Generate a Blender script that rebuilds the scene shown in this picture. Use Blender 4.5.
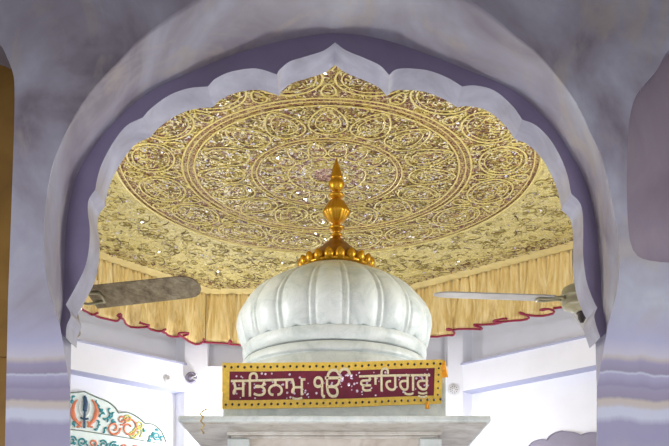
import bpy, bmesh, math, random
from mathutils import Vector, Matrix
R = math.radians
PI = math.pi
scene = bpy.context.scene
COL = scene.collection
for o in list(bpy.data.objects): bpy.data.objects.remove(o)
random.seed(7)

# ------------------------------------------------------------------ camera
F, U0, V0, ZC = 925.0, 334.5, 600.0, 1.5
cam = bpy.data.cameras.new('camera'); co = bpy.data.objects.new('camera', cam); COL.objects.link(co)
co.location = (0, 0, ZC); co.rotation_euler = (R(90), 0, 0)
cam.sensor_width = 36; cam.sensor_fit = 'HORIZONTAL'
cam.lens = F / 669 * 36
cam.shift_y = (V0 - 223) / 669
cam.clip_end = 200
scene.camera = co
# ------------------------------------------------------------------ world, lamps, exposure
w = bpy.data.worlds.new('world'); scene.world = w; w.use_nodes = True
w.node_tree.nodes['Background'].inputs[0].default_value = (.66, .63, .68, 1)
w.node_tree.nodes['Background'].inputs[1].default_value = 0.27
vs = scene.view_settings
vs.view_transform = 'Standard'; vs.look = 'None'; vs.gamma = 1; vs.use_curve_mapping = False
vs.exposure = 0.38
def lamp(name, kind, loc, power, color, size=.3, rot=(0, 0, 0), size_y=None):
    l = bpy.data.lights.new(name, kind); o = bpy.data.objects.new(name, l); COL.objects.link(o)
    o.location = loc; o.rotation_euler = rot; l.energy = power; l.color = color
    if kind == 'AREA':
        l.size = size
        if size_y: l.shape = 'RECTANGLE'; l.size_y = size_y
    else: l.shadow_soft_size = size
    return o
# unseen lights behind the arch, no fittings; all after the first are added fill
lamp('unseen_hall_light', 'POINT', (-1.40, 11.8, 3.62), 52, (.97, .98, 1), .12)  # hidden lamp inferred from the glare at the left pilaster
lamp('unseen_hall_light', 'POINT', (1.35, 11.3, 3.3), 30, (.95, .97, 1), .12)
lamp('unseen_hall_light', 'POINT', (-2.9, 6.9, 3.9), 98, (1, .99, .97), .2)
lamp('unseen_hall_light', 'POINT', (2.85, 6.9, 3.9), 98, (1, .99, .97), .2)
lamp('unseen_hall_light', 'POINT', (2.4, 9.0, 1.2), 11, (.95, .96, 1), .15)
lamp('unseen_hall_light', 'POINT', (-2.5, 9.0, 1.2), 3, (.95, .96, 1), .15)
lamp('unseen_hall_light', 'AREA', (0, 5.2, 1.3), 26, (1, .98, .95), 2.4, (R(158), 0, 0), 0.5)
# added fill lights in front of the arch, unseen and without fittings
lamp('added_front_fill', 'POINT', (-1.75, 1.75, 1.5), 9, (.96, .95, 1), .6)
lamp('added_front_fill', 'POINT', (1.75, 1.75, 1.5), 9, (.96, .95, 1), .6)
lamp('added_front_fill', 'AREA', (0, -1.6, 1.0), 16, (1, .95, 1), 2.2, (R(92), 0, 0), 1.0)
for sx in (-1, 1):
    sp = lamp('added_front_spot', 'SPOT', (sx * 1.25, .3, 1.7), 165, (.92, .94, 1), .3, (R(94), 0, R(-sx * 3)))  # added spot, brightens one column from the front
    sp.data.spot_size = R(62); sp.data.spot_blend = 1.0
# ------------------------------------------------------------------ helpers
def P(u, v, Y): return Vector(((u - U0) / F * Y, Y, ZC + (V0 - v) / F * Y))
def obj(name, bm, mats, parent=None, smooth=False, loc=None, recalc=True):
    if recalc: bmesh.ops.recalc_face_normals(bm, faces=bm.faces)
    me = bpy.data.meshes.new(name); bm.to_mesh(me); bm.free()
    for m in (mats if isinstance(mats, (list, tuple)) else [mats]): me.materials.append(m)
    if smooth: me.polygons.foreach_set('use_smooth', [True] * len(me.polygons))
    o = bpy.data.objects.new(name, me); COL.objects.link(o)
    if parent is not None:
        o.parent = parent
        if loc is None:     # geometry is given in world space: keep it there
            q = parent
            while q is not None: me.transform(Matrix.Translation(-q.location)); q = q.parent
    if loc is not None: o.location = loc
    return o
def thing(name, label, cat, loc=(0, 0, 0), group=None):
    o = bpy.data.objects.new(name, None); COL.objects.link(o); o.location = loc
    o['label'] = label; o['category'] = cat
    if group: o['group'] = group
    return o
def struct(name, bm, mats, smooth=False, label=None):
    o = obj(name, bm, mats, smooth=smooth); o['kind'] = 'structure'
    if label: o['label'] = label
    return o
def box(bm, x0, x1, y0, y1, z0, z1, mi=0, M=None):
    vs_ = [bm.verts.new((x, y, z)) for x in (x0, x1) for y in (y0, y1) for z in (z0, z1)]
    if M is not None:
        for v in vs_: v.co = M @ v.co
    for q in ((0, 1, 3, 2), (4, 6, 7, 5), (0, 4, 5, 1), (2, 3, 7, 6), (0, 2, 6, 4), (1, 5, 7, 3)):
        bm.faces.new([vs_[i] for i in q]).material_index = mi
def bevel(bm, off, seg=2):
    bmesh.ops.bevel(bm, geom=bm.edges[:], offset=off, segments=seg, affect='EDGES', profile=.5)
def lathe(bm, prof, c, n=48, mi=0, fr=None, cap=True):
    rings = []
    for r, z in prof:
        ring = []
        for i in range(n):
            a = 2 * PI * i / n
            rr, zz = (r, z) if fr is None else fr(r, z, a)
            ring.append(bm.verts.new((c[0] + rr * math.cos(a), c[1] + rr * math.sin(a), c[2] + zz)))
        rings.append(ring)
    for a, b in zip(rings, rings[1:]):
        for i in range(n):
            f = bm.faces.new((a[i], a[(i + 1) % n], b[(i + 1) % n], b[i])); f.material_index = mi
    if cap:
        for ring in (rings[0], rings[-1]):
            try: bm.faces.new(ring).material_index = mi
            except ValueError: pass
def tube(bm, pts, r, n=6, mi=0, flat=1.0, nrm=None, closed=False):
    pts = [Vector(p) for p in pts]; N = len(pts); rings = []
    for i, p in enumerate(pts):
        if closed: t = pts[(i + 1) % N] - pts[i - 1]
        else: t = pts[min(i + 1, N - 1)] - pts[max(i - 1, 0)]
        if t.length < 1e-9: t = Vector((1, 0, 0))
        t.normalize()
        up = Vector(nrm) if nrm is not None else (Vector((0, 0, 1)) if abs(t.z) < .9 else Vector((0, 1, 0)))
        s = t.cross(up); s.normalize(); q = s.cross(t)
        rr = r[i] if isinstance(r, (list, tuple)) else r
        rings.append([bm.verts.new(p + s * math.cos(2 * PI * k / n) * rr + q * math.sin(2 * PI * k / n) * rr * flat) for k in range(n)])
    seq = list(zip(rings, rings[1:])) + ([(rings[-1], rings[0])] if closed else [])
    for a, b in seq:
        for k in range(n):
            bm.faces.new((a[k], a[(k + 1) % n], b[(k + 1) % n], b[k])).material_index = mi
    if not closed:
        for ring in (rings[0], rings[-1]): bm.faces.new(ring).material_index = mi
def catmull(pts, k=6, cusps=()):
    out = []
    cs = [0] + sorted(cusps) + [len(pts) - 1]
    for a, b in zip(cs, cs[1:]):
        seg = pts[a:b + 1]
        if len(seg) < 2: continue
        for i in range(len(seg) - 1):
            p1, p2 = seg[i], seg[i + 1]
            p0 = seg[i - 1] if i else tuple(2 * x - y for x, y in zip(p1, p2))
            p3 = seg[i + 2] if i + 2 < len(seg) else tuple(2 * y - x for x, y in zip(p1, p2))
            for j in range(k):
                t = j / k
                out.append(tuple(.5 * (2 * b_ + (c_ - a_) * t + (2 * a_ - 5 * b_ + 4 * c_ - d_) * t * t + (3 * b_ - a_ - 3 * c_ + d_) * t ** 3)
                                 for a_, b_, c_, d_ in zip(p0, p1, p2, p3)))
    out.append(tuple(pts[-1])); return out
def resample(pts, n):
    pts = [Vector(p) for p in pts]; L = [0]
    for a, b in zip(pts, pts[1:]): L.append(L[-1] + (b - a).length)
    out = []; j = 0
    for i in range(n):
        s = L[-1] * i / (n - 1)
        while j < len(L) - 2 and L[j + 1] < s: j += 1
        t = (s - L[j]) / max(1e-9, L[j + 1] - L[j]); out.append(pts[j].lerp(pts[j + 1], min(1, t)))
    return out
def prism(bm, outline, d, mi=0):
    """outline: 3D points of one flat polygon; d: extrusion vector"""
    a = [bm.verts.new(p) for p in outline]; b = [bm.verts.new(Vector(p) + Vector(d)) for p in outline]
    n = len(a)
    f1 = bm.faces.new(a); f2 = bm.faces.new(b[::-1])
    fs = [bm.faces.new((a[i], b[i], b[(i + 1) % n], a[(i + 1) % n])) for i in range(n)]
    for f in fs + [f1, f2]: f.material_index = mi; f.normal_update()
    bmesh.ops.triangulate(bm, faces=[f1, f2])

# ------------------------------------------------------------------ materials
class NT:
    def __init__(s, name):
        s.m = bpy.data.materials.new(name); s.m.use_nodes = True; s.t = s.m.node_tree
        s.b = s.t.nodes['Principled BSDF']
    def n(s, typ, **kw):
        nd = s.t.nodes.new(typ)
        for k, v in kw.items():
            if k.startswith('i_'):
                key = k[2:]; key = int(key) if key.isdigit() else key.replace('_', ' ')
                if hasattr(v, 'is_output'): s.t.links.new(v, nd.inputs[key])
                else: nd.inputs[key].default_value = v
            else: setattr(nd, k, v)
        return nd
    def l(s, a, b): s.t.links.new(a, s.b.inputs[b])
    def math(s, op, a, b=0, c=None):
        nd = s.n('ShaderNodeMath', operation=op, i_0=a, i_1=b)
        if c is not None:
            if hasattr(c, 'is_output'): s.t.links.new(c, nd.inputs[2])
            else: nd.inputs[2].default_value = c
        return nd.outputs[0]
    def ramp(s, fac, stops, interp='LINEAR'):
        nd = s.n('ShaderNodeValToRGB'); s.t.links.new(fac, nd.inputs[0]); cr = nd.color_ramp; cr.interpolation = interp
        while len(cr.elements) < len(stops): cr.elements.new(.5)
        for e, (p, c) in zip(cr.elements, stops):
            e.position = p; e.color = (*c, 1) if len(c) == 3 else c
        return nd.outputs[0]
    def mix(s, f, a, b, mode='MIX'):
        nd = s.n('ShaderNodeMix', data_type='RGBA', blend_type=mode)
        for key, v in ((0, f), (6, a), (7, b)):
            if hasattr(v, 'is_output'): s.t.links.new(v, nd.inputs[key])
            else: nd.inputs[key].default_value = v if key == 0 else ((*v, 1) if len(v) == 3 else v)
        return nd.outputs[2]
    def pos(s): return s.n('ShaderNodeTexCoord').outputs['Object']
    def noise(s, vec, scale, detail=4, rough=.55, dist=0):
        return s.n('ShaderNodeTexNoise', i_Vector=vec, i_Scale=scale, i_Detail=detail, i_Roughness=rough, i_Distortion=dist).outputs[0]
    def bump(s, h, strength=.3, dist=.01):
        s.l(s.n('ShaderNodeBump', i_Height=h, i_Strength=strength, i_Distance=dist).outputs[0], 'Normal')
def srgb(r, g, b):
    f = lambda c: (c / 255 / 12.92) if c / 255 <= .04045 else ((c / 255 + .055) / 1.055) ** 2.4
    return (f(r), f(g), f(b))
def simple(name, col, rough=.5, metal=0, coat=0, var=.08, scale=20, bump=0):
    t = NT(name); p = t.pos()
    n = t.noise(p, scale)
    c2 = tuple(max(0, c * (1 - var * 2)) for c in col)
    t.l(t.ramp(n, [(.3, c2), (.7, col)]), 'Base Color')
    t.b.inputs['Roughness'].default_value = rough; t.b.inputs['Metallic'].default_value = metal
    t.b.inputs['Coat Weight'].default_value = coat
    if bump: t.bump(n, bump, .01)
    return t.m
def make_marble():
    """polished lilac marble of the arch: mottled, beige glare painted in as clouds, one banded course"""
    t = NT('lilac_marble'); p = t.pos()
    big = t.noise(p, 1.7, 5, .55, .9)
    base = t.ramp(big, [(.32, srgb(128, 119, 130)), (.45, srgb(166, 160, 172)), (.56, srgb(184, 184, 198)), (.70, srgb(204, 208, 218))])
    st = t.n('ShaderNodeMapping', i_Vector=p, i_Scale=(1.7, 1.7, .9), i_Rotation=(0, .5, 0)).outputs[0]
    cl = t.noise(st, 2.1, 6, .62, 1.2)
    base = t.mix(t.ramp(cl, [(.52, (0, 0, 0)), (.64, (.55, .55, .55))]), base, srgb(198, 188, 172))  # warm glare streaks of the reveal painted in as beige patches
    fine = t.noise(p, 9, 5, .6, .5)
    base = t.mix(t.ramp(fine, [(.3, (.25, .25, .25)), (.6, (0, 0, 0))]), base, srgb(148, 140, 158))
    sep = t.n('ShaderNodeSeparateXYZ', i_0=p)
    wob = t.noise(t.n('ShaderNodeMapping', i_Vector=p, i_Scale=(1, 1, .2)).outputs[0], 7, 5, .6)
    z = t.math('ADD', sep.outputs[2], t.math('MULTIPLY', t.math('SUBTRACT', wob, .5), .055))
    zz = t.math('DIVIDE', t.math('SUBTRACT', z, 2.05), .45)
    L, C, W, G = srgb(152, 144, 166), srgb(202, 193, 188), srgb(206, 210, 226), srgb(176, 172, 200)
    band = t.ramp(zz, [(0, srgb(150, 146, 178)), (.28, srgb(158, 154, 184)), (.34, W), (.40, W), (.43, C), (.47, srgb(204, 192, 178)), (.50, L), (.58, srgb(160, 152, 178)),
                       (.60, srgb(150, 142, 170)), (.69, G), (.705, W), (.72, L), (.80, srgb(164, 156, 184)), (.84, C), (.87, srgb(208, 204, 216)), (1, srgb(188, 188, 216))])
    m1 = t.math('SMOOTH_MIN', t.ramp(t.math('DIVIDE', z, 4), [(.50, (0, 0, 0)), (.53, (1, 1, 1)), (.62, (1, 1, 1)), (.66, (0, 0, 0))]), 1, 0)
    t.l(t.mix(t.math('MULTIPLY', m1, .9), base, band), 'Base Color')
    t.b.inputs['Roughness'].default_value = .42; t.b.inputs['Coat Weight'].default_value = .2; t.b.inputs['Coat Roughness'].default_value = .25
    return t.m
def make_mottled(name, cols, rough=.4, coat=.2, scale=2):
    t = NT(name); p = t.pos(); n = t.noise(p, scale, 6, .6, .8)
    t.l(t.ramp(n, [(.25 + .5 * i / (len(cols) - 1), c) for i, c in enumerate(cols)]), 'Base Color')
    t.b.inputs['Roughness'].default_value = rough; t.b.inputs['Coat Weight'].default_value = coat
    return t.m
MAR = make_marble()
MPLATE = make_mottled('shaded_purple_marble', [srgb(126, 116, 142), srgb(140, 130, 160), srgb(150, 142, 174)], .4)  # darker purple copy of the arch marble, shade of the plate face painted in
MEDGE = make_mottled('lit_edge_marble', [srgb(152, 150, 166), srgb(180, 180, 198), srgb(206, 208, 222)], .35, .3, 4)  # paler copy of the marble, hall light on the soffit painted in
MROSE = make_mottled('rose_marble', [srgb(146, 130, 142), srgb(160, 146, 158), srgb(178, 166, 172)], .4, .2, 2.2)
MWALL = simple('white_plaster', srgb(236, 237, 246), .6, var=.02, scale=4)
MWALLG = simple('shade_grey_plaster', srgb(176, 178, 204), .6, var=.03, scale=5)  # wall plaster greyed to paint shade at the frieze band
MWOOD = make_mottled('brown_wood', [srgb(128, 94, 40), srgb(152, 114, 48), srgb(166, 128, 60)], .4, .1, 3)
MFLOOR = simple('floor_marble', srgb(205, 203, 208), .3, coat=.2, var=.05, scale=2)
def make_white_marble():
    t = NT('white_marble'); p = t.pos()
    n = t.noise(p, 3.2, 7, .65, 1.6)
    base = t.ramp(n, [(.35, srgb(186, 196, 194)), (.50, srgb(208, 216, 213)), (.7, srgb(222, 228, 225))])
    v = t.noise(t.n('ShaderNodeMapping', i_Vector=p, i_Rotation=(.4, .7, .2)).outputs[0], 2.2, 8, .6, 2.6)
    vein = t.ramp(v, [(.485, (0, 0, 0)), (.5, (.28, .28, .28)), (.515, (0, 0, 0))])
    base = t.mix(vein, base, srgb(170, 176, 180))
    d = t.noise(p, 11, 6, .7)
    base = t.mix(t.ramp(d, [(.6, (0, 0, 0)), (.8, (.35, .35, .35))]), base, srgb(196, 190, 176))
    t.l(base, 'Base Color'); t.b.inputs['Roughness'].default_value = .42; t.b.inputs['Coat Weight'].default_value = .12; t.b.inputs['Coat Roughness'].default_value = .3
    return t.m
MWM = make_white_marble()
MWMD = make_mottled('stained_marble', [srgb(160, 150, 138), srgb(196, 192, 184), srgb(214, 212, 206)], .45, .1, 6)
MBEIGE = make_mottled('beige_marble', [srgb(178, 166, 152), srgb(204, 196, 186), srgb(214, 208, 200)], .45, .1, 7)
MGROOVE = simple('joint_grey', srgb(150, 152, 152), .7)
MGOLD = simple('polished_gold', srgb(200, 148, 36), .34, metal=.8, var=.12, scale=14)
MGOLDD = simple('dull_gold', srgb(146, 98, 24), .42, metal=.7, var=.15, scale=14)
MCORD = simple('gold_cord', srgb(226, 206, 124), .38, metal=.1, var=.12, scale=60)
MCORD2 = simple('olive_gold_cord', srgb(160, 140, 72), .42, metal=.1, var=.15, scale=60)
MSTITCH = simple('pale_stitch', srgb(228, 214, 168), .4, var=.1, scale=50)
MSTITCHM = simple('maroon_stitch', srgb(104, 42, 44), .5, var=.15, scale=50)
MTWIG = simple('dark_thread', srgb(86, 64, 50), .6, var=.1)
MSEQ = simple('silver_sequin', srgb(250, 244, 250), .12, metal=.7, var=.02)
MSATIN = None
def make_satin():
    t = NT('cream_gold_satin'); p = t.pos()
    n = t.noise(t.n('ShaderNodeMapping', i_Vector=p, i_Scale=(14, 14, .8)).outputs[0], 2.5, 4, .6)
    t.l(t.ramp(n, [(.3, srgb(204, 170, 96)), (.5, srgb(232, 206, 140)), (.7, srgb(240, 222, 170))]), 'Base Color')
    t.b.inputs['Roughness'].default_value = .42; t.b.inputs['Sheen Weight'].default_value = .3
    t.bump(n, .35, .01)
    return t.m
MSATIN = make_satin()
MTRIMCLOTH = simple('cream_ribbon', srgb(226, 208, 146), .5, var=.08, scale=9)
MHEM = simple('crimson_piping', srgb(150, 22, 62), .5, var=.1)
MMAROON = simple('maroon_velvet', srgb(118, 22, 52), .6, var=.15, scale=25)
def make_cloth():
    t = NT('embroidered_cloth'); p = t.pos()
    sep = t.n('ShaderNodeSeparateXYZ', i_0=p)
    r = t.math('SQRT', t.math('ADD', t.math('POWER', sep.outputs[0], 2), t.math('POWER', sep.outputs[1], 2)))
    n1 = t.noise(p, 26, 6, .75, 1.4)
    vor = t.n('ShaderNodeTexVoronoi', feature='DISTANCE_TO_EDGE', i_Vector=p, i_Scale=22.0).outputs[0]
    v2 = t.n('ShaderNodeTexVoronoi', feature='DISTANCE_TO_EDGE', i_Vector=p, i_Scale=46.0).outputs[0]
    inner = t.ramp(n1, [(.46, srgb(112, 44, 40)), (.51, srgb(150, 106, 56)), (.56, srgb(212, 188, 104)), (.70, srgb(236, 220, 148))])
    n2 = t.noise(p, 52, 3, .7)
    inner = t.mix(t.ramp(n2, [(.50, (0, 0, 0)), (.56, (.8, .8, .8))]), inner, srgb(116, 58, 50))
    inner = t.mix(t.ramp(vor, [(.03, (.8, .8, .8)), (.08, (0, 0, 0))]), inner, srgb(206, 184, 110))
    outer = t.ramp(n1, [(.36, srgb(142, 116, 62)), (.44, srgb(204, 188, 112)), (.56, srgb(224, 210, 138)), (.68, srgb(242, 234, 182))])
    outer = t.mix(t.ramp(v2, [(.02, (.5, .5, .5)), (.08, (0, 0, 0))]), outer, srgb(158, 128, 62))
    core = t.ramp(n1, [(.44, srgb(122, 56, 60)), (.5, srgb(170, 124, 104)), (.6, srgb(236, 212, 180))])
    inner = t.mix(t.ramp(r, [(.30, (1, 1, 1)), (.62, (0, 0, 0))]), inner, core)
    col = t.mix(t.ramp(t.math('DIVIDE', r, 4), [(.489, (0, 0, 0)), (.491, (1, 1, 1))]), inner, outer)
    t.l(col, 'Base Color'); t.b.inputs['Roughness'].default_value = .5
    t.bump(n1, .6, .015)
    return t.m
MCLOTH = make_cloth()
MBLADE = None
def make_blade():
    t = NT('dusty_fan_blade'); p = t.pos()
    n = t.noise(p, 18, 6, .7)
    c = t.ramp(n, [(.35, srgb(88, 72, 48)), (.5, srgb(122, 108, 80)), (.65, srgb(146, 136, 108))])
    s = t.noise(t.n('ShaderNodeMapping', i_Vector=p, i_Scale=(1, 5, 1)).outputs[0], 24, 3, .6)
    t.l(t.mix(t.ramp(s, [(.60, (0, 0, 0)), (.66, (.8, .8, .8))]), c, srgb(80, 62, 44)), 'Base Color')
    t.b.inputs['Roughness'].default_value = .5
    return t.m
MBLADE = make_blade()
MBLADEW = simple('pale_fan_blade', srgb(184, 180, 172), .45, var=.12, scale=12)
MFAN = simple('fan_enamel', srgb(170, 162, 124), .35, var=.15, scale=14, coat=.3)
MDARK = simple('dark_metal', srgb(60, 52, 46), .5)
MTEAL = simple('teal_glaze', srgb(40, 138, 148), .4)
MBLUE = simple('navy_glaze', srgb(30, 70, 104), .4)
MORANGE = simple('orange_glaze', srgb(222, 128, 92), .4)
MYEL = simple('yellow_green_glaze', srgb(206, 200, 96), .4)
MBOARD = simple('pale_green_tile', srgb(222, 234, 232), .4, var=.03)
MLINE = simple('olive_outline', srgb(112, 124, 110), .5)
MGREYP = simple('grey_panel', srgb(138, 132, 152), .5, var=.05, scale=5)
MYELB = simple('yellow_brocade', srgb(240, 202, 84), .45, var=.12, scale=40)
MBEAD = simple('black_bead', srgb(50, 34, 22), .3)
MLET = simple('champagne_braid', srgb(240, 228, 190), .45, metal=.2, var=.15, scale=80)
MSEQP = simple('lilac_sequin', srgb(244, 222, 246), .15, metal=.3)
MTASSEL = simple('orange_tassel', srgb(244, 168, 30), .6)
MPLASTIC = simple('white_plastic', srgb(222, 222, 226), .35)
MWIRE = simple('brass_wire', srgb(190, 164, 104), .4, metal=.4)

# ------------------------------------------------------------------ the arch wall
AF, AP, AB = 3.55, 3.90, 4.056
c0 = catmull([(70, 1016), (70, 700), (70, 446), (69.5, 375), (67, 350), (60, 325), (48, 285), (43, 240), (48, 185), (59, 147), (86, 97), (125, 54), (143, 36), (190, 3), (250, -29), (334, -46), (418, -29),
              (477, 4), (520, 39), (541, 56), (573, 97), (591, 133), (602, 158), (612, 200), (619, 247), (618, 285), (608, 325), (600, 350), (597.5, 375), (597, 446), (597, 700), (597, 1016)])
c1 = catmull([(60, 970), (60, 700), (60, 446), (60, 340), (63, 306), (64.5, 270), (67, 220), (75, 182), (87, 158), (107, 131), (143, 97), (186, 75), (237, 54), (290, 40), (336, 34),
              (382, 40), (430, 56), (468, 71), (513, 91), (548, 122), (568, 150), (584, 180), (595, 220), (600, 270), (602, 306), (607, 340), (607, 446), (607, 700), (607, 970)])
def reparam(c, n=150):
    """split at the springing height so that left jamb, arch and right jamb correspond"""
    il = min(i for i, p in enumerate(c) if p[1] <= 330); ir = max(i for i, p in enumerate(c) if p[1] <= 330)
    L = resample([(*p, 0) for p in c[:il + 1]], 12)[:-1]; Mm = resample([(*p, 0) for p in c[il:ir + 1]], n); Rr = resample([(*p, 0) for p in c[ir:]], 12)[1:]
    return [(p.x, p.y) for p in L + Mm + Rr]
def zfl(p): p.z = max(p.z, 0); return p
C0 = [zfl(P(u, v, AF)) for u, v in reparam(c0)]
C1 = [zfl(P(u, v, AP)) for u, v in reparam(c1)]
XL, XR, ZT = -4.2, 4.2, 5.9
bm = bmesh.new()
K = 9; loops = []
for k in range(K + 1):
    a = k / K
    s = .55 * a + .45 * math.sin(a * PI / 2); d = .55 * a + .45 * (1 - math.cos(a * PI / 2))
    loops.append([bm.verts.new(Vector((p.x + (q.x - p.x) * s, p.y + (q.y - p.y) * d, p.z + (q.z - p.z) * s))) for p, q in zip(C0, C1)])
back = [bm.verts.new((q.x, AB, q.z)) for q in C1]
loops.append(back)
rf = []
for a, b in zip(loops, loops[1:]):
    for i in range(len(a) - 1): 
        f = bm.faces.new((a[i], a[i + 1], b[i + 1], b[i])); f.smooth = b is not back; rf.append(f)
# front face with the two side bays cut in it
def loop_edges(vl, closed=True):
    es = []
    for i in range(len(vl) - (0 if closed else 1)):
        a, b = vl[i], vl[(i + 1) % len(vl)]
        e = bm.edges.get((a, b)) or bm.edges.new((a, b)); es.append(e)
    return es
baysL = [(-60, 20), (-20, 26), (0, 45), (7, 58), (13, 74), (14.5, 90), (14, 130), (11, 220), (8, 300), (5, 446), (5, 1014), (-60, 1014)]
baysR = [(720, 40), (690, 40), (669, 50), (657, 70), (645, 84), (635, 98), (630, 116), (628, 140), (627, 200), (633, 250), (660, 262), (720, 262)]
BLp = [P(u, v, AF) for u, v in catmull(baysL[:9], 4)] + [P(u, v, AF) for u, v in baysL[9:]]
BRp = [P(u, v, AF) for u, v in catmull(baysR, 4)]
BL = [bm.verts.new(zfl(p) + Vector((0, 0, .002))) for p in BLp]; BR = [bm.verts.new(p) for p in BRp]
fl = loops[0]
outer = fl + [bm.verts.new(c) for c in ((XR, AF, 0), (XR, AF, ZT), (XL, AF, ZT), (XL, AF, 0))]
es = loop_edges(outer) + loop_edges(BL) + loop_edges(BR)
bmesh.ops.triangle_fill(bm, edges=es, use_beauty=True, normal=(0, -1, 0))
for ring, dep in ((BL, .3), (BR, .07)):
    deep = [bm.verts.new(v.co + Vector((0, dep, 0))) for v in ring]
    for i in range(len(ring)): bm.faces.new((ring[i], ring[(i + 1) % len(ring)], deep[(i + 1) % len(ring)], deep[i]))
outb = back + [bm.verts.new(c) for c in ((XR, AB, 0), (XR, AB, ZT), (XL, AB, ZT), (XL, AB, 0))]
bmesh.ops.triangle_fill(bm, edges=loop_edges(outb), use_beauty=True, normal=(0, 1, 0))
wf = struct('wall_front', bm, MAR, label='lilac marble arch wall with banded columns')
bm = bmesh.new(); prism(bm, [p + Vector((0, .05, 0)) for p in BRp], (0, .03, 0)); struct('trim_1', bm, MROSE, label='rose marble spandrel beside the right column')
bm = bmesh.new(); x0 = BLp[-1].x - .02; x1 = max(p.x for p in BLp) + .01; z1 = max(p.z for p in BLp) + .02
box(bm, x0, x1, AF + .27, AF + .31, 0, z1)
for k in range(3): box(bm, x0, x1, AF + .25, AF + .275, .3 + k * 1.1, .42 + k * 1.1)
struct('door_1', bm, MWOOD, label='brown wooden door beside the left column')
# scalloped inner arch
S = [(66, 338), (67, 326), (71, 315), (66, 305), (77, 285), (85, 268), (89, 250), (90, 230), (88, 212), (89, 200), (95.5, 190),
     (98, 177), (103, 162), (114, 142), (127, 126), (143, 118), (151, 109), (169, 96), (188, 89), (208, 87),
     (216, 79), (232, 72), (256, 69), (277, 75), (280, 70), (290, 62), (306, 57), (324, 51), (335, 43),
     (346, 51), (363, 58), (380, 66), (389, 75.5), (396, 70), (409, 69), (428, 71), (447, 78), (462, 87),
     (475, 86), (494, 91), (512, 106), (522, 120), (536, 126), (550, 140), (561, 159), (567.5, 177), (571, 194),
     (579.5, 203), (582.5, 215), (583, 232), (583, 256), (586, 280), (592, 298), (597, 308), (594, 316), (596, 326), (600, 338)]
cus = [S.index(c) for c in ((66, 305), (95.5, 190), (143, 118), (208, 87), (277, 75), (335, 43), (389, 75.5), (462, 87), (522, 120), (571, 194), (597, 308))]
Sc = catmull(S, 5, cus)
arch = [p for p in reparam(c1) if p[1] <= 338.5]
poly = [P(u, v, AP) for u, v in Sc] 
oc = [P(u, v, AP) for u, v in arch]
cen = P(334, 330, AP)
oc = [p + (Vector((p.x - cen.x, 0, max(0, p.z - cen.z)))).normalized() * .05 for p in oc]
bm = bmesh.new()
prism(bm, [p - Vector((0, .004, 0)) for p in poly + oc[::-1]], (0, AB - AP + .008, 0))
bmesh.ops.recalc_face_normals(bm, faces=bm.faces)
for f in bm.faces:
    if abs(f.normal.y) < .5: f.material_index = 1  # soffit faces take the paler copy with light painted in
struct('trim_2', bm, [MPLATE, MEDGE], label='scalloped purple marble inner arch')

# ------------------------------------------------------------------ room behind
WF = 12.05
def plan_wall(name, pts, z0, z1, m, th=.12, label=None):
    """pts: plan polyline seen from inside; thickness goes outward (+Y side)"""
    bm = bmesh.new()
    for (a, b) in zip(pts, pts[1:]):
        a = Vector((*a, 0)); b = Vector((*b, 0)); t = (b - a).normalized(); n = Vector((-t.y, t.x, 0))
        q = [a, b, b + n * th, a + n * th]
        prism(bm, [Vector((p.x, p.y, z0)) for p in q], (0, 0, z1 - z0))
    return struct(name, bm, m, label=label)
s2 = math.sqrt(.5)
RC = .20   # depth of the wall panels
pL = Vector((-1.95, WF)); pR = Vector((1.67, WF))
XWL, XWR = -3.75, 3.60
def diag_wall(name, p, sx, xw, label):
    """45 degree wall from corner p toward the front; sx=-1 left, +1 right"""
    d = Vector((sx * s2, -s2)); n = Vector((sx * s2, s2))     # along, outward
    Ln = (abs(xw - p.x)) / s2
    bm = bmesh.new()
    def slab(a0, a1, o0, o1, z0, z1, mi=0):
        q = [p + d * a0 + n * o0, p + d * a1 + n * o0, p + d * a1 + n * o1, p + d * a0 + n * o1]
        prism(bm, [Vector((c.x, c.y, z0)) for c in q], (0, 0, z1 - z0), mi)
    slab(-.1, Ln + .1, RC, RC + .15, 0, 5.9)              # recessed panel plane
    slab(-.3, Ln, 0, RC + .01, 4.22, 4.56)                # projecting frieze band
    slab(-.3, Ln, -.02, RC, 4.56, 4.585, 1)               # fillet on its upper edge, its grey paints the shadow line
    slab(-.3, Ln, .003, RC, 4.212, 4.22, 1)  # grey strip paints the shade on the band's underside
    slab(-.3, Ln, 0, RC, 5.35, 5.9)
    slab(-.3, 0, 0, RC + .1, 0, 5.9)                      # corner stile
    slab(Ln - .25, Ln + .1, 0, RC, 0, 5.9)
    return struct(name, bm, [MWALL, MWALLG], label=label)
diag_wall('wall_left', pL, -1, XWL, 'white panelled wall left of the shrine')
diag_wall('wall_right', pR, 1, XWR, 'white panelled wall right of the shrine')
bm = bmesh.new()
box(bm, -2.4, 2.2, WF + .25, WF + .4, 0, 5.9)
box(bm, -1.95, -1.66, WF, WF + .27, 0, 5.9); box(bm, 1.48, 1.67, WF, WF + .27, 0, 5.9)
box(bm, -1.66, 1.48, WF + .06, WF + .27, 4.22, 4.56)
struct('wall_back', bm, MWALL, label='white wall behind the shrine with corner pilasters')
bm = bmesh.new(); box(bm, XWL - .12, XWL, AB - .01, 10.4, 0, 5.9); struct('wall_side_left', bm, MWALL)
bm = bmesh.new(); box(bm, XWR, XWR + .12, AB - .01, 10.4, 0, 5.9); struct('wall_side_right', bm, MWALL)
bm = bmesh.new(); box(bm, -4.4, 4.4, AF, 12.8, 5.9, 6.0); struct('ceiling', bm, MWALL)
bm = bmesh.new(); box(bm, -7, 7, -4, 12.8, -.1, 0); struct('floor', bm, MFLOOR)

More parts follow.
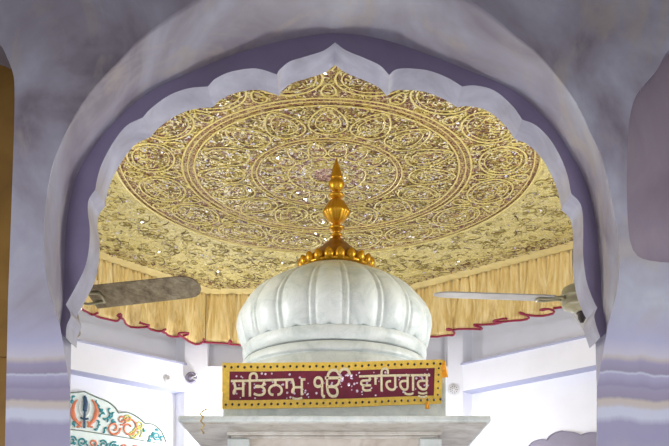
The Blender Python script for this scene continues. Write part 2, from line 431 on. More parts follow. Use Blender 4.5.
# ------------------------------------------------------------------ embroidered ceiling canopy
MC = Vector((-.07, 8.64, 5.48))
can = thing('ceiling_canopy', 'gold embroidered ceiling cloth with round maroon medallion pattern and pleated cream frill', 'canopy', MC)
edge = [(-1.66, 12.0), (.84, 12.0), (2.69, 10.47), (3.45, 9.7), (3.45, 4.7), (-3.6, 4.7), (-3.6, 9.76), (-2.75, 10.74)]
def inset(poly, d):
    out = []; n = len(poly); c = Vector((0, 8.4))
    for i in range(n):
        p0, p1, p2 = (Vector(poly[(i + k) % n]) for k in (-1, 0, 1))
        def line(a, b):
            t = (b - a).normalized(); nn = Vector((-t.y, t.x))
            if nn.dot(c - a) < 0: nn = -nn
            return a + nn * d, t
        a, t1 = line(p0, p1); b, t2 = line(p1, p2)
        den = t1.x * t2.y - t1.y * t2.x
        s = ((b.x - a.x) * t2.y - (b.y - a.y) * t2.x) / den if abs(den) > 1e-4 else 0
        out.append(tuple(a + t1 * s) if abs(den) > 1e-4 else tuple(b))
    return out
ed2 = inset(edge, .20); ed3 = inset(edge, .50)
L3 = lambda p, z=0: Vector((p[0] - MC.x, p[1] - MC.y, z))
rng = random.Random(3)
bm = bmesh.new()
prism(bm, [L3(p) for p in edge], (0, 0, .03))
bm.verts.ensure_lookup_table()
UPN = (0, 0, 1)
def ring(r, w_, mi=1, h=-.017, n=120, rx=1, cx=0, cy=0, ang=0, ry=None):
    ry = r if ry is None else ry
    pts = []
    for i in range(n):
        a = 2 * PI * i / n; x, y = r * math.cos(a), ry * math.sin(a)
        pts.append((cx + x * math.cos(ang) - y * math.sin(ang), cy + x * math.sin(ang) + y * math.cos(ang), h))
    tube(bm, pts, w_, 4, mi, .6, UPN, closed=True)
def spiral(cx, cy, r, a0, turns, w_, mi, sgn=1, n=11):
    pts = []
    for i in range(n):
        t = i / (n - 1); a = a0 + sgn * turns * 2 * PI * t; rr = r * (1 - .82 * t)
        pts.append((cx + rr * math.cos(a), cy + rr * math.sin(a), -.005))
    tube(bm, pts, w_, 3, mi, .7, UPN)
for r, w_ in ((1.955, .013), (1.90, .006), (1.335, .009), (1.285, .006), (1.225, .009), (.70, .007), (.655, .006), (.36, .008), (.16, .008)): ring(r, w_)
def teardrop(cx, cy, ang, L, W, w_, mi=1, n=40):
    pts = []
    for i in range(n):
        a = 2 * PI * i / n
        x = math.cos(a) * L; y = math.sin(a) * W * (1 - .35 * math.cos(a))
        pts.append((cx + x * math.cos(ang) - y * math.sin(ang), cy + x * math.sin(ang) + y * math.cos(ang), -.017))
    tube(bm, pts, w_, 4, mi, .6, UPN, closed=True)
for k in range(16):
    a = 2 * PI * (k + .5) / 16 + R(1)
    cx, cy = 1.615 * math.cos(a), 1.615 * math.sin(a)
    ring(.21, .009, n=36, cx=cx, cy=cy, ang=a, ry=.27); ring(.165, .006, n=30, cx=cx, cy=cy, ang=a, ry=.22)
    for q in range(6):
        b = a + q * PI / 3; spiral(cx + .10 * math.cos(b), cy + .12 * math.sin(b), .055, b, 1.2, .0055, 1, 1 if q % 2 else -1)
    a2 = 2 * PI * k / 16 + R(1)
    for rr in (1.45, 1.80):
        teardrop(rr * math.cos(a2), rr * math.sin(a2), a2 + (PI if rr > 1.6 else 0), .085, .055, .008)
    teardrop(.985 * math.cos(a2), .985 * math.sin(a2), a2, .215, .155, .008); teardrop(.985 * math.cos(a2), .985 * math.sin(a2), a2, .15, .10, .006)
    teardrop(.49 * math.cos(a), .49 * math.sin(a), a, .13, .075, .007)
    for q in range(4):
        b = a2 + q * PI / 2 + .4; spiral(.985 * math.cos(a2) + .07 * math.cos(b), .985 * math.sin(a2) + .05 * math.sin(b), .04, b, 1.1, .005, 1, 1 if q % 2 else -1)
# scroll work filling the rings (16-fold symmetric)
for (ra, rb, cnt, sz) in ((1.36, 1.88, 26, .055), (.72, 1.21, 18, .05), (.05, .64, 12, .04)):
    for _ in range(cnt):
        rr = math.sqrt(rng.uniform(ra * ra, rb * rb)); a = rng.uniform(0, PI / 16); r0 = sz * rng.uniform(.7, 1.3); a0 = rng.uniform(0, 6.28); tn = rng.uniform(.8, 1.5)
        mi = 2 if rng.random() < .35 else 1
        for k in range(16):
            for sg in (1, -1):
                aa = 2 * PI * k / 16 + R(1) + sg * a
                spiral(rr * math.cos(aa), rr * math.sin(aa), r0, 2 * PI * k / 16 + sg * a0, tn, .0078, mi, sg, 9)
def inside(p, poly):
    c = False; n = len(poly)
    for i in range(n):
        a, b = poly[i], poly[i - 1]
        if (a[1] > p[1]) != (b[1] > p[1]) and p[0] < (b[0] - a[0]) * (p[1] - a[1]) / (b[1] - a[1]) + a[0]: c = not c
    return c
n_ = 0
while n_ < 1500:      # scrolls of the corners
    x = rng.uniform(-3.4, 3.2); y = rng.uniform(6.2, 11.9)
    if not inside((x, y), ed2): continue
    lx, ly = x - MC.x, y - MC.y
    if math.hypot(lx, ly) < 2.03: continue
    n_ += 1
    dense = not inside((x, y), ed3)
    if rng.random() < (.12 if not dense else .3):
        a = rng.uniform(0, PI); L = rng.uniform(.04, .10)
        tube(bm, [(lx - L * math.cos(a), ly - L * math.sin(a), -.006), (lx + .01, ly + .01, -.006), (lx + L * math.cos(a + .2), ly + L * math.sin(a + .2), -.006)], .006, 3, 3, .6, UPN)
    else:
        spiral(lx, ly, rng.uniform(.04, .09), rng.uniform(0, 6.28), rng.uniform(.6, 1.3), .0065, rng.choice((1, 2, 2)), rng.choice((1, -1)), 9)
for i, (ra, rb, cnt) in enumerate(((1.36, 1.88, 420), (.72, 1.21, 320), (.0, .64, 240), (2.03, 3.6, 700))):
    k = 0
    while k < cnt:
        rr = math.sqrt(rng.uniform(ra * ra, rb * rb)); a = rng.uniform(0, 2 * PI); x, y = rr * math.cos(a), rr * math.sin(a)
        if not inside((x + MC.x, y + MC.y), ed2): continue
        k += 1; s = rng.uniform(.007, .015); tx, ty = rng.uniform(-.5, .5), rng.uniform(-.5, .5)
        vs4 = [bm.verts.new((x + s * math.cos(q * PI / 3), y + s * math.sin(q * PI / 3), -.012 + s * (tx * math.cos(q * PI / 3) + ty * math.sin(q * PI / 3)))) for q in range(6)]
        bm.faces.new(vs4[::-1]).material_index = 4
def stitch(x, y, mi, L, w_):
    a = rng.uniform(0, 6.28); b = a + rng.uniform(-.9, .9); z = -.011 - rng.uniform(0, .004)
    p0 = Vector((x, y, z)); p1 = p0 + Vector((math.cos(a), math.sin(a), 0)) * L; p2 = p1 + Vector((math.cos(b), math.sin(b), 0)) * L
    n1 = Vector((-math.sin(a), math.cos(a), 0)) * w_; n2 = Vector((-math.sin(b), math.cos(b), 0)) * w_ * .6
    v = [bm.verts.new(q_) for q_ in (p0 - n1 * .5, p1 - n1, p2 - n2, p2 + n2, p1 + n1, p0 + n1 * .5)]
    bm.faces.new((v[5], v[4], v[1], v[0])).material_index = mi; bm.faces.new((v[4], v[3], v[2], v[1])).material_index = mi
for (ra, rb, cnt, mis) in ((1.36, 1.88, 4200, (5, 5, 1, 6, 6)), (.72, 1.21, 2800, (5, 1, 1, 6, 2)), (.02, .64, 1300, (5, 5, 1, 6)), (2.0, 4.6, 18000, (5, 5, 5, 1, 2, 3))):
    for _ in range(cnt):
        rr = math.sqrt(rng.uniform(ra * ra, rb * rb)); a = rng.uniform(0, 2 * PI); x, y = rr * math.cos(a), rr * math.sin(a)
        if y < -2.7 or not inside((x + MC.x, y + MC.y), ed2): continue
        stitch(x, y, rng.choice(mis), rng.uniform(.012, .026), rng.uniform(.0045, .0078))
k = 0
while k < 1600:      # dense maroon and gold work along the edge
    x = rng.uniform(-3.4, 3.2); y = rng.uniform(8.2, 11.9)
    if not inside((x, y), ed2) or inside((x, y), inset(edge, .42)): continue
    k += 1; stitch(x - MC.x, y - MC.y, rng.choice((6, 6, 5, 1)), rng.uniform(.018, .03), .007)
obj('cloth', bm, [MCLOTH, MCORD, MCORD2, MTWIG, MSEQ, MSTITCH, MSTITCHM], can, loc=(0, 0, 0), recalc=False)
# ribbon border on the underside along the edges
bm = bmesh.new(); n = len(edge)
for i in range(n):
    q = [edge[i], edge[(i + 1) % n], ed2[(i + 1) % n], ed2[i]]
    prism(bm, [L3(p, -.012) for p in q], (0, 0, .011))
obj('border', bm, MTRIMCLOTH, can, loc=(0, 0, 0))
# pleated frill: one piece per edge, each with its piped hem
def frill(a, b, seed):
    rg = random.Random(seed); a = L3(a); b = L3(b); t = (b - a); Ln = t.length; t.normalize(); nrm = Vector((-t.y, t.x, 0))
    if nrm.dot(-a) < 0: nrm = -nrm
    N = int(Ln / .012); rows = 12; H = .64
    ph = [rg.uniform(0, 6.28) for _ in range(8)]
    def off(s, z):   # z 0..1 downwards
        f = .016 * math.sin(s * 2 * PI / .06 + ph[0] + 1.5 * math.sin(s * 4 + ph[1])) * (1 - .6 * z) + .012 * math.sin(s * 2 * PI / .13 + ph[2] + math.sin(s * 7))
        w_ = z ** 1.6
        g = w_ * (.10 * math.sin(s * 2 * PI / .34 + ph[3] + .8 * math.sin(s * 3 + ph[4])) + .03 * math.sin(s * 2 * PI / .16 + ph[5]))
        sl = w_ * (.11 * math.cos(s * 2 * PI / .34 + ph[3] + .8 * math.sin(s * 3 + ph[4]) + .5) + .03 * math.cos(s * 2 * PI / .21 + ph[6]))
        dz = w_ * (.018 * math.sin(s * 2 * PI / .45 + ph[7]))
        return f + g, sl, dz
    bm = bmesh.new(); grid = []
    for i in range(N + 1):
        s = Ln * i / N; col_ = []
        e = min(1, s / .08, (Ln - s) / .08)
        for j in range(rows + 1):
            z = j / rows; f, sl, dz = off(s, z)
            p = a + t * (s + sl * e) + nrm * (f + .0) + Vector((0, 0, -.005 - z * H + dz)); col_.append(bm.verts.new(p))
        grid.append(col_)
    for i in range(N):
        for j in range(rows): bm.faces.new((grid[i][j], grid[i + 1][j], grid[i + 1][j + 1], grid[i][j + 1]))
    hem = [grid[i][rows].co.copy() for i in range(0, N + 1, 2)]
    o = obj('frill', bm, MSATIN, can, smooth=True, loc=(0, 0, 0), recalc=False)
    sm = o.modifiers.new('thickness', 'SOLIDIFY'); sm.thickness = .003
    bm = bmesh.new(); tube(bm, hem, .013, 6, 0, 1.0, (0, 0, 1))
    obj('piping', bm, MHEM, o, smooth=True, loc=(0, 0, 0))
for i, e in enumerate(((7, 0), (0, 1), (1, 2), (2, 3), (6, 7))): frill(edge[e[0]], edge[e[1]], 11 + i)

# ------------------------------------------------------------------ marble shrine (palki)
D = 7.90; SX = 0.0
sh = thing('marble_shrine', 'white marble domed shrine with wide eaves standing in the hall centre', 'shrine', (SX, D, 0))
sh_c = (SX, D, ZC)
NL = 18; PH = R(7 - 90)
def lobe_fr(r, z, a):
    u = ((a - PH) / (2 * PI / NL)) % 1.0; x = 2 * u - 1            # -1..1 between two ribs
    fade = min(1, max(0, (2.86 - z) / .18))
    bulge = (1 - x * x)
    rib = max(0, 1 - (abs(1 - abs(x)) / .13) ** 2)
    gro = math.exp(-((abs(x) - .80) / .05) ** 2)
    rr = r * (1 - .040 * fade + .046 * fade * bulge) + .022 * rib * fade - .010 * gro * fade
    return rr, z
prof = catmull([(.755, 2.112), (.775, 2.118), (.797, 2.16), (.815, 2.23), (.828, 2.315), (.806, 2.42), (.735, 2.53), (.632, 2.625), (.49, 2.705), (.37, 2.762), (.27, 2.808), (.15, 2.835), (.02, 2.845)], 4)
bm = bmesh.new()
def dome_fr(r, z, a):
    rr, zz = lobe_fr(r, z, a)
    if z < 2.20:     # petal tips of the lip
        u = ((a - PH) / (2 * PI / NL)) % 1.0; x = abs(2 * u - 1)
        k = (2.20 - z) / .09
        zz = z + .034 * k * (1 - x) ** 1.5 - .004 * k
    return rr, zz
lathe(bm, prof, sh_c, 18 * 30, 0, dome_fr)
dome = obj('dome', bm, MWM, sh, smooth=True)
def joint_fr(r, z, a):
    return r, z
bm = bmesh.new()
lathe(bm, catmull([(.74, 2.14), (.772, 2.13), (.783, 2.09), (.778, 2.05), (.765, 2.022), (.75, 2.018)], 3), sh_c, 144, 0)
obj('collar', bm, MWM, sh, smooth=True)
bm = bmesh.new()
lathe(bm, [(.73, 2.02), (.752, 2.018), (.752, 2.000), (.73, 2.0)], sh_c, 96, 0); obj('collar_joint', bm, MGROOVE, sh, smooth=True)
bm = bmesh.new()
lathe(bm, [(.70, 2.004), (.772, 2.003), (.790, 1.985), (.800, 1.95), (.800, 1.93), (.782, 1.925), (.782, 1.915), (.80, 1.91), (.83, 1.87), (.84, 1.80), (.84, 1.78)], sh_c, 96, 0)
obj('drum', bm, MWM, sh, smooth=True)
# finial
fin = bpy.data.objects.new('finial', None); COL.objects.link(fin); fin.parent = sh; fin['label'] = 'gilded finial on top of the dome'
fin.location = (0, 0, ZC + 2.84)
def zv(v): return (V0 - v) / F * D
def rp(px): return px / F * D
def fpart(name, bm, m): 
    me_o = obj(name, bm, m, None, smooth=True); me_o.data.transform(Matrix.Translation(-Vector((SX, D, ZC + 2.84)))); me_o.parent = fin; return me_o
fc = (SX + .017, D, ZC)
bm = bmesh.new(); lathe(bm, catmull([(rp(31), zv(271)), (rp(31), zv(264)), (rp(27), zv(258)), (rp(20), zv(252)), (rp(13), zv(246)), (rp(7), zv(241)), (rp(3.5), zv(237))], 4), fc, 40); fpart('bell', bm, MGOLDD)
bm = bmesh.new()
for i in range(20):
    a = 2 * PI * i / 20 + .1
    T = Matrix.Translation((fc[0] + rp(35) * math.cos(a), fc[1] + rp(35) * math.sin(a), ZC + zv(265.5))) @ Matrix.Rotation(a, 4, 'Z') @ Matrix.Rotation(R(22), 4, 'Y')
    r0 = bmesh.ops.create_uvsphere(bm, u_segments=12, v_segments=8, radius=rp(5.0))
    for v in r0['verts']:
        zz = v.co.z / rp(4.6); v.co.x *= .8 * (1 - .25 * max(0, zz)); v.co.y *= 1 - .3 * max(0, zz); v.co.z *= 1.15; v.co = T @ v.co
lathe(bm, [(rp(29), zv(272)), (rp(34), zv(271)), (rp(36), zv(269.5)), (rp(32), zv(267)), (rp(28), zv(266))], fc, 60)
fpart('petal_ring', bm, MGOLD)
bm = bmesh.new(); lathe(bm, catmull([(rp(3.2), zv(238)), (rp(6), zv(236.5)), (rp(6), zv(235)), (rp(3.5), zv(233.5)), (rp(4), zv(232)), (rp(7.5), zv(229.5)), (rp(7.5), zv(227.5)), (rp(4), zv(225)), (rp(3.5), zv(223))], 3), fc, 32); fpart('bead', bm, MGOLD)
bm = bmesh.new()
def bulb_fr(r, z, a): return r * (1 + .06 * abs(math.cos(a * 8))), z
lathe(bm, catmull([(rp(4), zv(224)), (rp(8), zv(221)), (rp(11.5), zv(216)), (rp(13), zv(212.5)), (rp(11), zv(208)), (rp(8), zv(203)), (rp(5), zv(200)), (rp(4), zv(199))], 4), fc, 96, 0, bulb_fr); fpart('bulb', bm, MGOLD)
bm = bmesh.new(); lathe(bm, catmull([(rp(4), zv(199.5)), (rp(7.5), zv(197)), (rp(7.5), zv(195)), (rp(4), zv(193)), (rp(3.5), zv(191.5))], 3), fc, 32); fpart('bead', bm, MGOLD)
bm = bmesh.new(); lathe(bm, catmull([(rp(3.5), zv(192)), (rp(6.5), zv(189)), (rp(8), zv(185)), (rp(7.2), zv(181.5)), (rp(5), zv(180)), (rp(6.2), zv(178.5)), (rp(5.5), zv(175)), (rp(4), zv(169)), (rp(2), zv(163)), (rp(.4), zv(158))], 4), fc, 32); fpart('spire', bm, MGOLD)
# plinth block below the dome
PHW = .857
bm = bmesh.new(); box(bm, SX - PHW, SX + PHW, D - PHW + .035, D + PHW, ZC + 1.34, ZC + 1.79); bevel(bm, .012); obj('plinth', bm, MWM, sh)
bm = bmesh.new(); box(bm, SX - PHW - .03, SX + PHW + .03, D - PHW, D + PHW + .03, ZC + 1.335, ZC + 1.385); bevel(bm, .010); obj('plinth_moulding', bm, MWM, sh)
# eave slab
EH = 1.145
bm = bmesh.new(); box(bm, SX - EH, SX + EH, D - EH, D + EH, ZC + 1.303, ZC + 1.348); bevel(bm, .012)
obj('eave', bm, MWM, sh)
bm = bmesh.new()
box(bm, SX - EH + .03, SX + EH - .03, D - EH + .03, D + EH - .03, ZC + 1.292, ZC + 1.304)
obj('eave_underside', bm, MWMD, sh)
# beam and mouldings under the eave
BH = .826
bm = bmesh.new(); box(bm, SX - BH, SX + BH, D - BH, D + BH, ZC + 1.262, ZC + 1.292); box(bm, SX - BH + .03, SX + BH - .03, D - BH + .03, D + BH - .03, ZC + 1.24, ZC + 1.262)
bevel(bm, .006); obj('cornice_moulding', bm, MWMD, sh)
bm = bmesh.new(); q = BH - .05
for sx, sy in ((0, -1), (0, 1), (-1, 0), (1, 0)):
    if sx == 0: box(bm, SX - q, SX + q, D + sy * (q - .05) - .05, D + sy * (q - .05) + .05, ZC + .95, ZC + 1.24)
    else: box(bm, SX + sx * q - .05, SX + sx * q + .05, D - q, D + q, ZC + .95, ZC + 1.24)
obj('frieze', bm, MBEIGE, sh)
bm = bmesh.new()
for k in range(32):
    x = SX - .62 + k * .04; box(bm, x, x + .022, D - q - .012, D - q + .01, ZC + .97, ZC + 1.13)
box(bm, SX - .64, SX + .64, D - q - .012, D - q + .01, ZC + 1.135, ZC + 1.155)
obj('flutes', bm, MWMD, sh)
for sx in (-1, 1):
    for sy in (-1, 1):
        bm = bmesh.new(); cx, cy = SX + sx * (BH - .09), D + sy * (BH - .09)
        box(bm, cx - .085, cx + .085, cy - .085, cy + .085, .5, ZC + 1.238); bevel(bm, .012)
        box(bm, cx - .10, cx + .10, cy - .10, cy + .10, ZC + 1.12, ZC + 1.16); box(bm, cx - .11, cx + .11, cy - .11, cy + .11, .5, .62)
        obj('column', bm, MWM, sh)
bm = bmesh.new(); box(bm, SX - 1.0, SX + 1.0, D - 1.0, D + 1.0, 0, .3); box(bm, SX - .92, SX + .92, D - .92, D + .92, .3, .5); bevel(bm, .015)
obj('base', bm, MWM, sh)

# ------------------------------------------------------------------ banner hung on the plinth
YB = D - PHW - .045
ban = thing('name_banner', 'maroon sequinned banner with yellow border and gold lettering hung under the dome', 'banner', P(333, 385, YB))
TL, TR, BLc, BRc = (222.5, 363), (443, 359.5), (222, 409), (441.5, 403.5)
def BP(s, t, d=0):   # s 0..1 across, t 0..1 down
    u = (TL[0] * (1 - s) + TR[0] * s) * (1 - t) + (BLc[0] * (1 - s) + BRc[0] * s) * t
    v = (TL[1] * (1 - s) + TR[1] * s) * (1 - t) + (BLc[1] * (1 - s) + BRc[1] * s) * t
    v += 1.2 * math.sin(s * PI)
    return P(u, v, YB) + Vector((0, -d + .006 * math.sin(s * 14), 0))
def bsheet(bm, s0, s1, t0, t1, d, th, nx=48, nt=4, mi=0):
    a = [[bm.verts.new(BP(s0 + (s1 - s0) * i / nx, t0 + (t1 - t0) * j / nt, d)) for j in range(nt + 1)] for i in range(nx + 1)]
    b = [[bm.verts.new(BP(s0 + (s1 - s0) * i / nx, t0 + (t1 - t0) * j / nt, d - th)) for j in range(nt + 1)] for i in range(nx + 1)]
    def f(*v): bm.faces.new(v).material_index = mi
    for i in range(nx):
        for j in range(nt):
            f(a[i][j], a[i + 1][j], a[i + 1][j + 1], a[i][j + 1]); f(b[i][j], b[i][j + 1], b[i + 1][j + 1], b[i + 1][j])
        f(a[i][0], b[i][0], b[i + 1][0], a[i + 1][0]); f(a[i][nt], a[i + 1][nt], b[i + 1][nt], b[i][nt])
    for j in range(nt):
        f(a[0][j], a[0][j + 1], b[0][j + 1], b[0][j]); f(a[nx][j], b[nx][j], b[nx][j + 1], a[nx][j + 1])
bm = bmesh.new(); bsheet(bm, .02, .98, .1, .9, .004, .008); obj('velvet_panel', bm, MMAROON, ban)
bm = bmesh.new(); WX, WT = .036, .185
bsheet(bm, 0, 1, 0, WT, .009, .014); bsheet(bm, 0, 1, 1 - WT, 1, .009, .014)
bsheet(bm, 0, WX * .9, WT, 1 - WT, .009, .014, 3); bsheet(bm, 1 - WX, 1, WT, 1 - WT, .009, .014, 3)
bd = obj('brocade_border', bm, MYELB, ban)
bm = bmesh.new()
def dot(bm, s, t, r, d, fl=.6):
    r0 = bmesh.ops.create_icosphere(bm, subdivisions=1, radius=r); c = BP(s, t, d)
    for v in r0['verts']: v.co.y *= fl; v.co += c
for k in range(34):
    s = .012 + k * .0296; dot(bm, s, .10 if k % 2 else .085, .011, .012); dot(bm, s + .006, .905 if k % 2 else .915, .011, .012)
for k in range(5): dot(bm, .982, .2 + k * .15, .0085, .012)
obj('bead', bm, MBEAD, bd)['kind'] = 'stuff'
bm = bmesh.new(); rg = random.Random(5)
for k in range(110):
    dot(bm, rg.uniform(.05, .955), rg.uniform(.22, .79), rg.choice((.006, .008, .010)), .010, .5)
for s, t in ((.57, .28), (.545, .35), (.575, .5), (.585, .30), (.535, .3)): dot(bm, s, t, .013, .010, .4)
so = obj('sequin', bm, MSEQP, ban); so['kind'] = 'stuff'
def lettering(txt, u0, u1, v0, v1, name='lettering', lab=None):
    c = bpy.data.curves.new('letters', 'FONT'); c.body = txt; c.extrude = .02; c.bevel_depth = .004
    o = bpy.data.objects.new('letters', c); COL.objects.link(o); bpy.context.view_layer.update()
    me = bpy.data.meshes.new_from_object(o.evaluated_get(bpy.context.evaluated_depsgraph_get()))
    bpy.data.objects.remove(o)
    xs = [v.co.x for v in me.vertices]; ys = [v.co.y for v in me.vertices]
    x0, x1, y0, y1 = min(xs), max(xs), min(ys), max(ys)
    for v in me.vertices:
        u = u0 + (u1 - u0) * (v.co.x - x0) / (x1 - x0); vv = v1 + (v0 - v1) * (v.co.y - y0) / (y1 - y0)
        s = (u - 222) / 220; sl = -(s - .5) * 4.0
        z = v.co.z
        p = P(u, vv + sl, YB); p.y = BP(s, .5).y - .010 - z * .3
        v.co = p - ban.location
    me.name = name; me.materials.clear(); me.materials.append(MLET)
    o = bpy.data.objects.new(name, me); COL.objects.link(o); o.parent = ban; o['label'] = lab
lettering("ਸਿਤਨਾਮੁ", 231, 305.5, 371, 400, lab='gold Gurmukhi word on the left of the banner')
lettering("ੴ", 313.5, 351, 368, 398, lab='gold Gurmukhi sign in the middle of the banner')
lettering("ਵਾਿਹਗੁਰੂ", 359, 430, 369, 400, lab='gold Gurmukhi word on the right of the banner')
def tassel(u, v, L):
    bm = bmesh.new(); c = P(u, v, YB - .02); rg = random.Random(int(u))
    for k in range(16):
        a = rg.uniform(0, 6.28); r = rg.uniform(0, .018)
        tube(bm, [c + Vector((r * .3 * math.cos(a), r * .3 * math.sin(a), 0)), c + Vector((r * math.cos(a), r * math.sin(a), -L * .5)), c + Vector((r * 1.4 * math.cos(a), r * 1.2 * math.sin(a), -L))], .005, 5)
    obj('tassel', bm, MTASSEL, ban, smooth=True)
tassel(444.5, 361, .075); tassel(445, 368, .07); tassel(427.5, 402, .05)

# beaded wire hook on the eave
bm = bmesh.new(); YE = D - EH - .012
pts = catmull([(206, 409.5), (203, 411), (200.5, 414), (203, 417), (201, 421), (204, 425), (201.5, 429), (203.5, 433)], 5)
tube(bm, [P(u, v, YE) for u, v in pts], .005, 5)
for u, v in pts[::5]:
    r0 = bmesh.ops.create_icosphere(bm, subdivisions=1, radius=.009)
    for q_ in r0['verts']: q_.co += P(u, v, YE)
o = obj('wire_garland', bm, MWIRE, smooth=True); o['label'] = 'thin beaded wire hanging over the left end of the eaves'; o['category'] = 'garland'

# ------------------------------------------------------------------ ceiling fans
def fan(u, v, Y, a_first, label, bmat, pitch, flip=1, spin=0):
    h = P(u, v, Y); t = thing('ceiling_fan', label, 'fan', h, 'ceiling fans')
    bm = bmesh.new(); lathe(bm, catmull([(.01, -.07), (.04, -.068), (.055, -.06), (.095, -.045), (.105, -.03), (.107, .0), (.118, .004), (.118, .016), (.107, .02), (.10, .055), (.05, .075), (.02, .08)], 3), h, 40); obj('motor_housing', bm, MFAN, t, smooth=True)
    bm = bmesh.new(); lathe(bm, [(.01, -.125), (.012, -.12), (.02, -.105), (.022, -.085), (.03, -.075), (.02, -.06)], h, 20); obj('nut', bm, MDARK, t, smooth=True)
    bm = bmesh.new(); lathe(bm, [(.018, .07), (.045, .09), (.03, .17), (.014, .2)], h, 24); obj('cover_cup', bm, MFAN, t, smooth=True)
    bm = bmesh.new(); lathe(bm, [(.012, .12), (.012, 5.9 - h.z)], h, 16); obj('rod', bm, MDARK, t, smooth=True)
    for k in range(3):
        a = a_first + k * 2 * PI / 3
        M = Matrix.Translation(h) @ Matrix.Rotation(a, 4, 'Z') @ Matrix.Translation((0, 0, -.005)) @ Matrix.Rotation(pitch, 4, 'X')
        bm = bmesh.new(); out = []
        Lb, w0, w1 = .80, .080, .074
        out = [(.17, -w0), (Lb - .08, -w1)] + [(Lb - .08 + .08 * math.sin(q * PI / 8), -w1 * math.cos(q * PI / 8)) for q in range(1, 8)] + [(Lb - .08, w1), (.17, w0)]
        prism(bm, [M @ Vector((x, y, 0)) for x, y in out], M.to_3x3() @ Vector((0, 0, .006)))
        obj('blade', bm, bmat, t)
        bm = bmesh.new()
        for sg in (-1, 1):
            tube(bm, [M @ Vector(p) for p in ((.09, sg * .02, 0), (.13, sg * .045, .004), (.19, sg * .035, -.006), (.24, sg * .03, -.006))], .007, 6)
        tube(bm, [M @ Vector(p) for p in ((.24, -.035, -.006), (.245, 0, -.006), (.24, .035, -.006))], .008, 6)
        obj('bracket', bm, MFAN, t, smooth=True)
fan(62, 300, 4.9, R(-17), 'ceiling fan with dusty brown blade reaching out from behind the left jamb', MBLADE, R(-26))
fan(582, 299, 4.9, R(186), 'ceiling fan with pale blade and brass motor by the right jamb', MBLADEW, R(-8))

# ------------------------------------------------------------------ wall fittings
def wall_frame(side, rec=RC):
    if side < 0: k = -pL.x + pL.y; sx = -1
    else: k = pR.x + pR.y; sx = 1
    k += rec / s2
    def W(u, v, out=0):      # a point of the wall, 'out' metres in front of it
        x = (u - U0) / F; Y = (k - out / s2) / (1 + sx * x); return P(u, v, Y)
    n = Vector((-sx * s2, -s2, 0))
    return W, n
WL, nL = wall_frame(-1); WR, nR = wall_frame(1); WL0, _ = wall_frame(-1, 0)
def disc_fitting(name, c, n, prof, label, cat, m, extra=None):
    bm = bmesh.new(); lathe(bm, prof, (0, 0, 0), 24)
    q = Vector((0, 0, 1)).rotation_difference(n).to_matrix().to_4x4()
    bmesh.ops.transform(bm, matrix=Matrix.Translation(c) @ q, verts=bm.verts)
    t = thing(name, label, cat, c)
    obj('body', bm, m, t, smooth=True)
    if extra:
        bm = bmesh.new(); extra(bm); bmesh.ops.transform(bm, matrix=Matrix.Translation(c) @ q, verts=bm.verts); obj('holes' if cat != 'lamp' else 'bracket', bm, MDARK if cat != 'lamp' else MPLASTIC, t)
disc_fitting('junction_cover', WL0(167.5, 380, .0), nL, [(.055, 0), (.055, .015), (.048, .022), (.012, .024), (.010, .030), (.002, .031)], 'small round white cover plate on the left frieze band', 'cover', MPLASTIC)
def arms(bm):
    tube(bm, [(0, 0, .04), (.06, 0, .09), (.09, .02, .12)], .008, 6); tube(bm, [(0, 0, .04), (.04, -.03, .10), (.08, -.05, .12)], .008, 6)
disc_fitting('wall_lamp', P(191.5, 378, WF), Vector((0, -1, 0)), [(.075, 0), (.075, .03), (.06, .045), (.058, .035), (.03, .035), (.025, .06), (.005, .065)], 'small round grey lamp fitting on the bright left corner pilaster', 'lamp', MGREYP, arms)
def holes(bm):
    for k in range(10):
        a = k * PI / 5; box(bm, .045 * math.cos(a) - .006, .045 * math.cos(a) + .006, .045 * math.sin(a) - .006, .045 * math.sin(a) + .006, .016, .021)
    for k in range(5):
        a = k * PI / 2.5; box(bm, .022 * math.cos(a) - .005, .022 * math.cos(a) + .005, .022 * math.sin(a) - .005, .022 * math.sin(a) + .005, .016, .021)
disc_fitting('pierced_rosette', P(453.5, 390, WF), Vector((0, -1, 0)), [(.078, 0), (.078, .012), (.07, .018), (.002, .019)], 'round pierced white rosette on the right corner pilaster', 'vent', MPLASTIC, holes)

# painted tile panel with khanda on the left wall
top = catmull([(70, 393), (77, 392.5), (84, 391.5), (96, 397), (107, 401.5), (114.5, 407), (118.5, 413), (128, 412.5), (138, 417.5), (145, 423.5), (153, 424.5), (161, 431), (166, 442)], 5, [2, 6, 9])
c = WL(84, 440)
pan = thing('khanda_panel', 'painted tile panel with orange and navy khanda emblem on the left wall', 'wall panel', c)
mir = []
def WLm(u, v, out=0):   # same outline mirrored about the panel's middle, behind the jamb
    return WL(u, v, out)
pk = WL(84, 391.5, 0); dirw = Vector((-s2, -s2, 0))
right = [WL(u, v, .03) for u, v in top if u >= 84]
mid = WL(84, 391.5, .03)
left = []
for p in right:
    d_ = (p - mid).dot(-dirw); left.append(Vector((mid.x + dirw.x * d_, mid.y + dirw.y * d_, p.z)))
outl = left[::-1] + right[1:]
bot = 2.62
bm = bmesh.new(); prism(bm, [Vector((outl[0].x, outl[0].y, bot))] + outl + [Vector((outl[-1].x, outl[-1].y, bot))], -nL * .028); obj('tile_board', bm, MBOARD, pan)
bm = bmesh.new(); tube(bm, [p + nL * .004 for p in outl], .009, 6)
div = [WL(u, v, .034) for u, v in ((60, 428), (84, 431), (110, 435), (140, 440), (166, 444.5))]
tube(bm, div, .006, 6); obj('outline', bm, MLINE, pan, smooth=True)
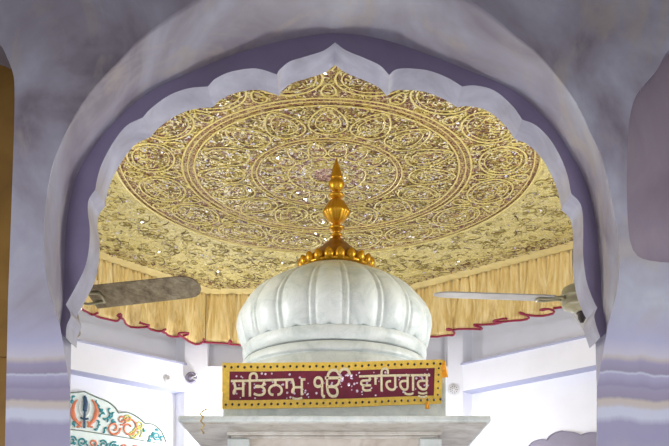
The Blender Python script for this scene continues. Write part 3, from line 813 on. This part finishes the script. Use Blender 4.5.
def rel(bm, pts, w_, mi=0, out=.036, k=4, flat=.5):
    pts = catmull(pts, k) if len(pts) > 2 else pts
    rr = w_ if isinstance(w_, (int, float)) else [w_[0] + (w_[1] - w_[0]) * abs(2 * i / (len(pts) - 1) - 1) for i in range(len(pts))]
    tube(bm, [WL(u, v, out) for u, v in pts], rr, 6, mi, flat, tuple(nL))
bm = bmesh.new(); rel(bm, [(84.3, 395.5), (85.2, 399), (85.6, 404), (84.8, 412), (84.5, 420), (84.3, 428)], .016, 0, .046)
rel(bm, [(84.6, 397), (85.4, 400.5), (85.4, 405), (84.8, 411)], .028, 0, .05); rel(bm, [(80.5, 417.5), (84.4, 419), (88.5, 418.5)], .012, 0, .05); obj('sword', bm, MBLUE, pan, smooth=True)
bm = bmesh.new(); rel(bm, [(84.7 + 5.2 * math.cos(q * PI / 8), 408 + 8.5 * math.sin(q * PI / 8)) for q in range(17)], .009, 0, .04); obj('ring', bm, MPLASTIC, pan, smooth=True)
for sg in (-1, 1):
    bm = bmesh.new(); rel(bm, [(84.7 + sg * x, y) for x, y in ((7, 399.5), (10.5, 404), (12, 411), (10.5, 418), (6.5, 423), (3, 427))], [.034, .008], 0, .042); rel(bm, [(84.7 + sg * x, y) for x, y in ((3, 421), (5, 426), (8, 427))], .012, 0, .042)
    obj('crescent_blade', bm, MORANGE, pan, smooth=True)
rg = random.Random(9)
GL = [MTEAL, MORANGE, MYEL]
def leafc(u, v, mi, s=1):
    bm = bmesh.new()
    for k in range(rg.choice((2, 3))):
        a = rg.uniform(0, 6.28); rel(bm, [(u, v), (u + s * 2.6 * math.cos(a), v + s * 2.6 * math.sin(a)), (u + s * 4.2 * math.cos(a + .5), v + s * 4.2 * math.sin(a + .5))], [.016, .006], 0, .04, 3)
    obj('leaf', bm, GL[mi], pan, smooth=True)
for u, v in ((98, 404), (103, 409), (101, 414), (109, 412), (107, 418), (97, 420), (98, 428), (104, 429), (113, 416), (112, 423), (72, 399), (72, 424)): leafc(u, v, 0)
for u, v in ((149, 438), (155, 430), (152, 434), (160, 438), (146, 431)): leafc(u, v, 0, .9)
def scroll(u, v, r, mi, a0, sg=1, w_=.010, turns=1.3):
    bm = bmesh.new(); rel(bm, [(u + r * (1 - .75 * i / 12) * math.cos(a0 + sg * turns * 2 * PI * i / 12), v + r * 1.05 * (1 - .75 * i / 12) * math.sin(a0 + sg * turns * 2 * PI * i / 12)) for i in range(13)], w_, 0, .04, 2)
    obj('scroll_ornament', bm, GL[mi], pan, smooth=True)
scroll(114, 428, 7, 1, 0, 1, .013); scroll(122, 420, 5, 1, 2, -1); scroll(129, 428, 9.5, 1, 4, 1, .012); scroll(137, 432, 5.5, 2, 1, -1); scroll(128, 419, 4, 2, 3); scroll(139, 425, 4, 2, 2, -1)
scroll(133, 434, 4, 2, 0); scroll(157, 436, 4, 0, 1)
for i in range(9):
    u = 72 + i * 10.5; v = 433.5 + i * 1.45 + 6; scroll(u, v + 1, 4.6, (0, 0, 1, 0, 0, 1, 1, 0, 2)[i], i * 1.3, 1 if i % 2 else -1, .011); leafc(u + 4, v + 3, 0, .8)

# dark scalloped panel at the right edge of the opening
topR = catmull([(528, 447), (533, 442), (541, 439.5), (547, 440), (550, 436), (556, 432.5), (562, 431), (568, 432), (575, 433), (581, 435.5), (587, 433), (594, 432.5), (602, 434), (614, 440), (622, 447)], 4, [3, 6, 9])
outl = [WR(u, v, .03) for u, v in topR]
pn = thing('scalloped_grey_panel', 'grey scalloped panel top low on the right wall', 'wall panel', WR(562, 446))
bm = bmesh.new(); prism(bm, [Vector((outl[0].x, outl[0].y, 2.7))] + outl + [Vector((outl[-1].x, outl[-1].y, 2.7))], -nR * .028); obj('board', bm, MGREYP, pn)
bm = bmesh.new(); tube(bm, [p + nR * .003 for p in outl], .008, 6); obj('outline', bm, MGREYP, pn, smooth=True)
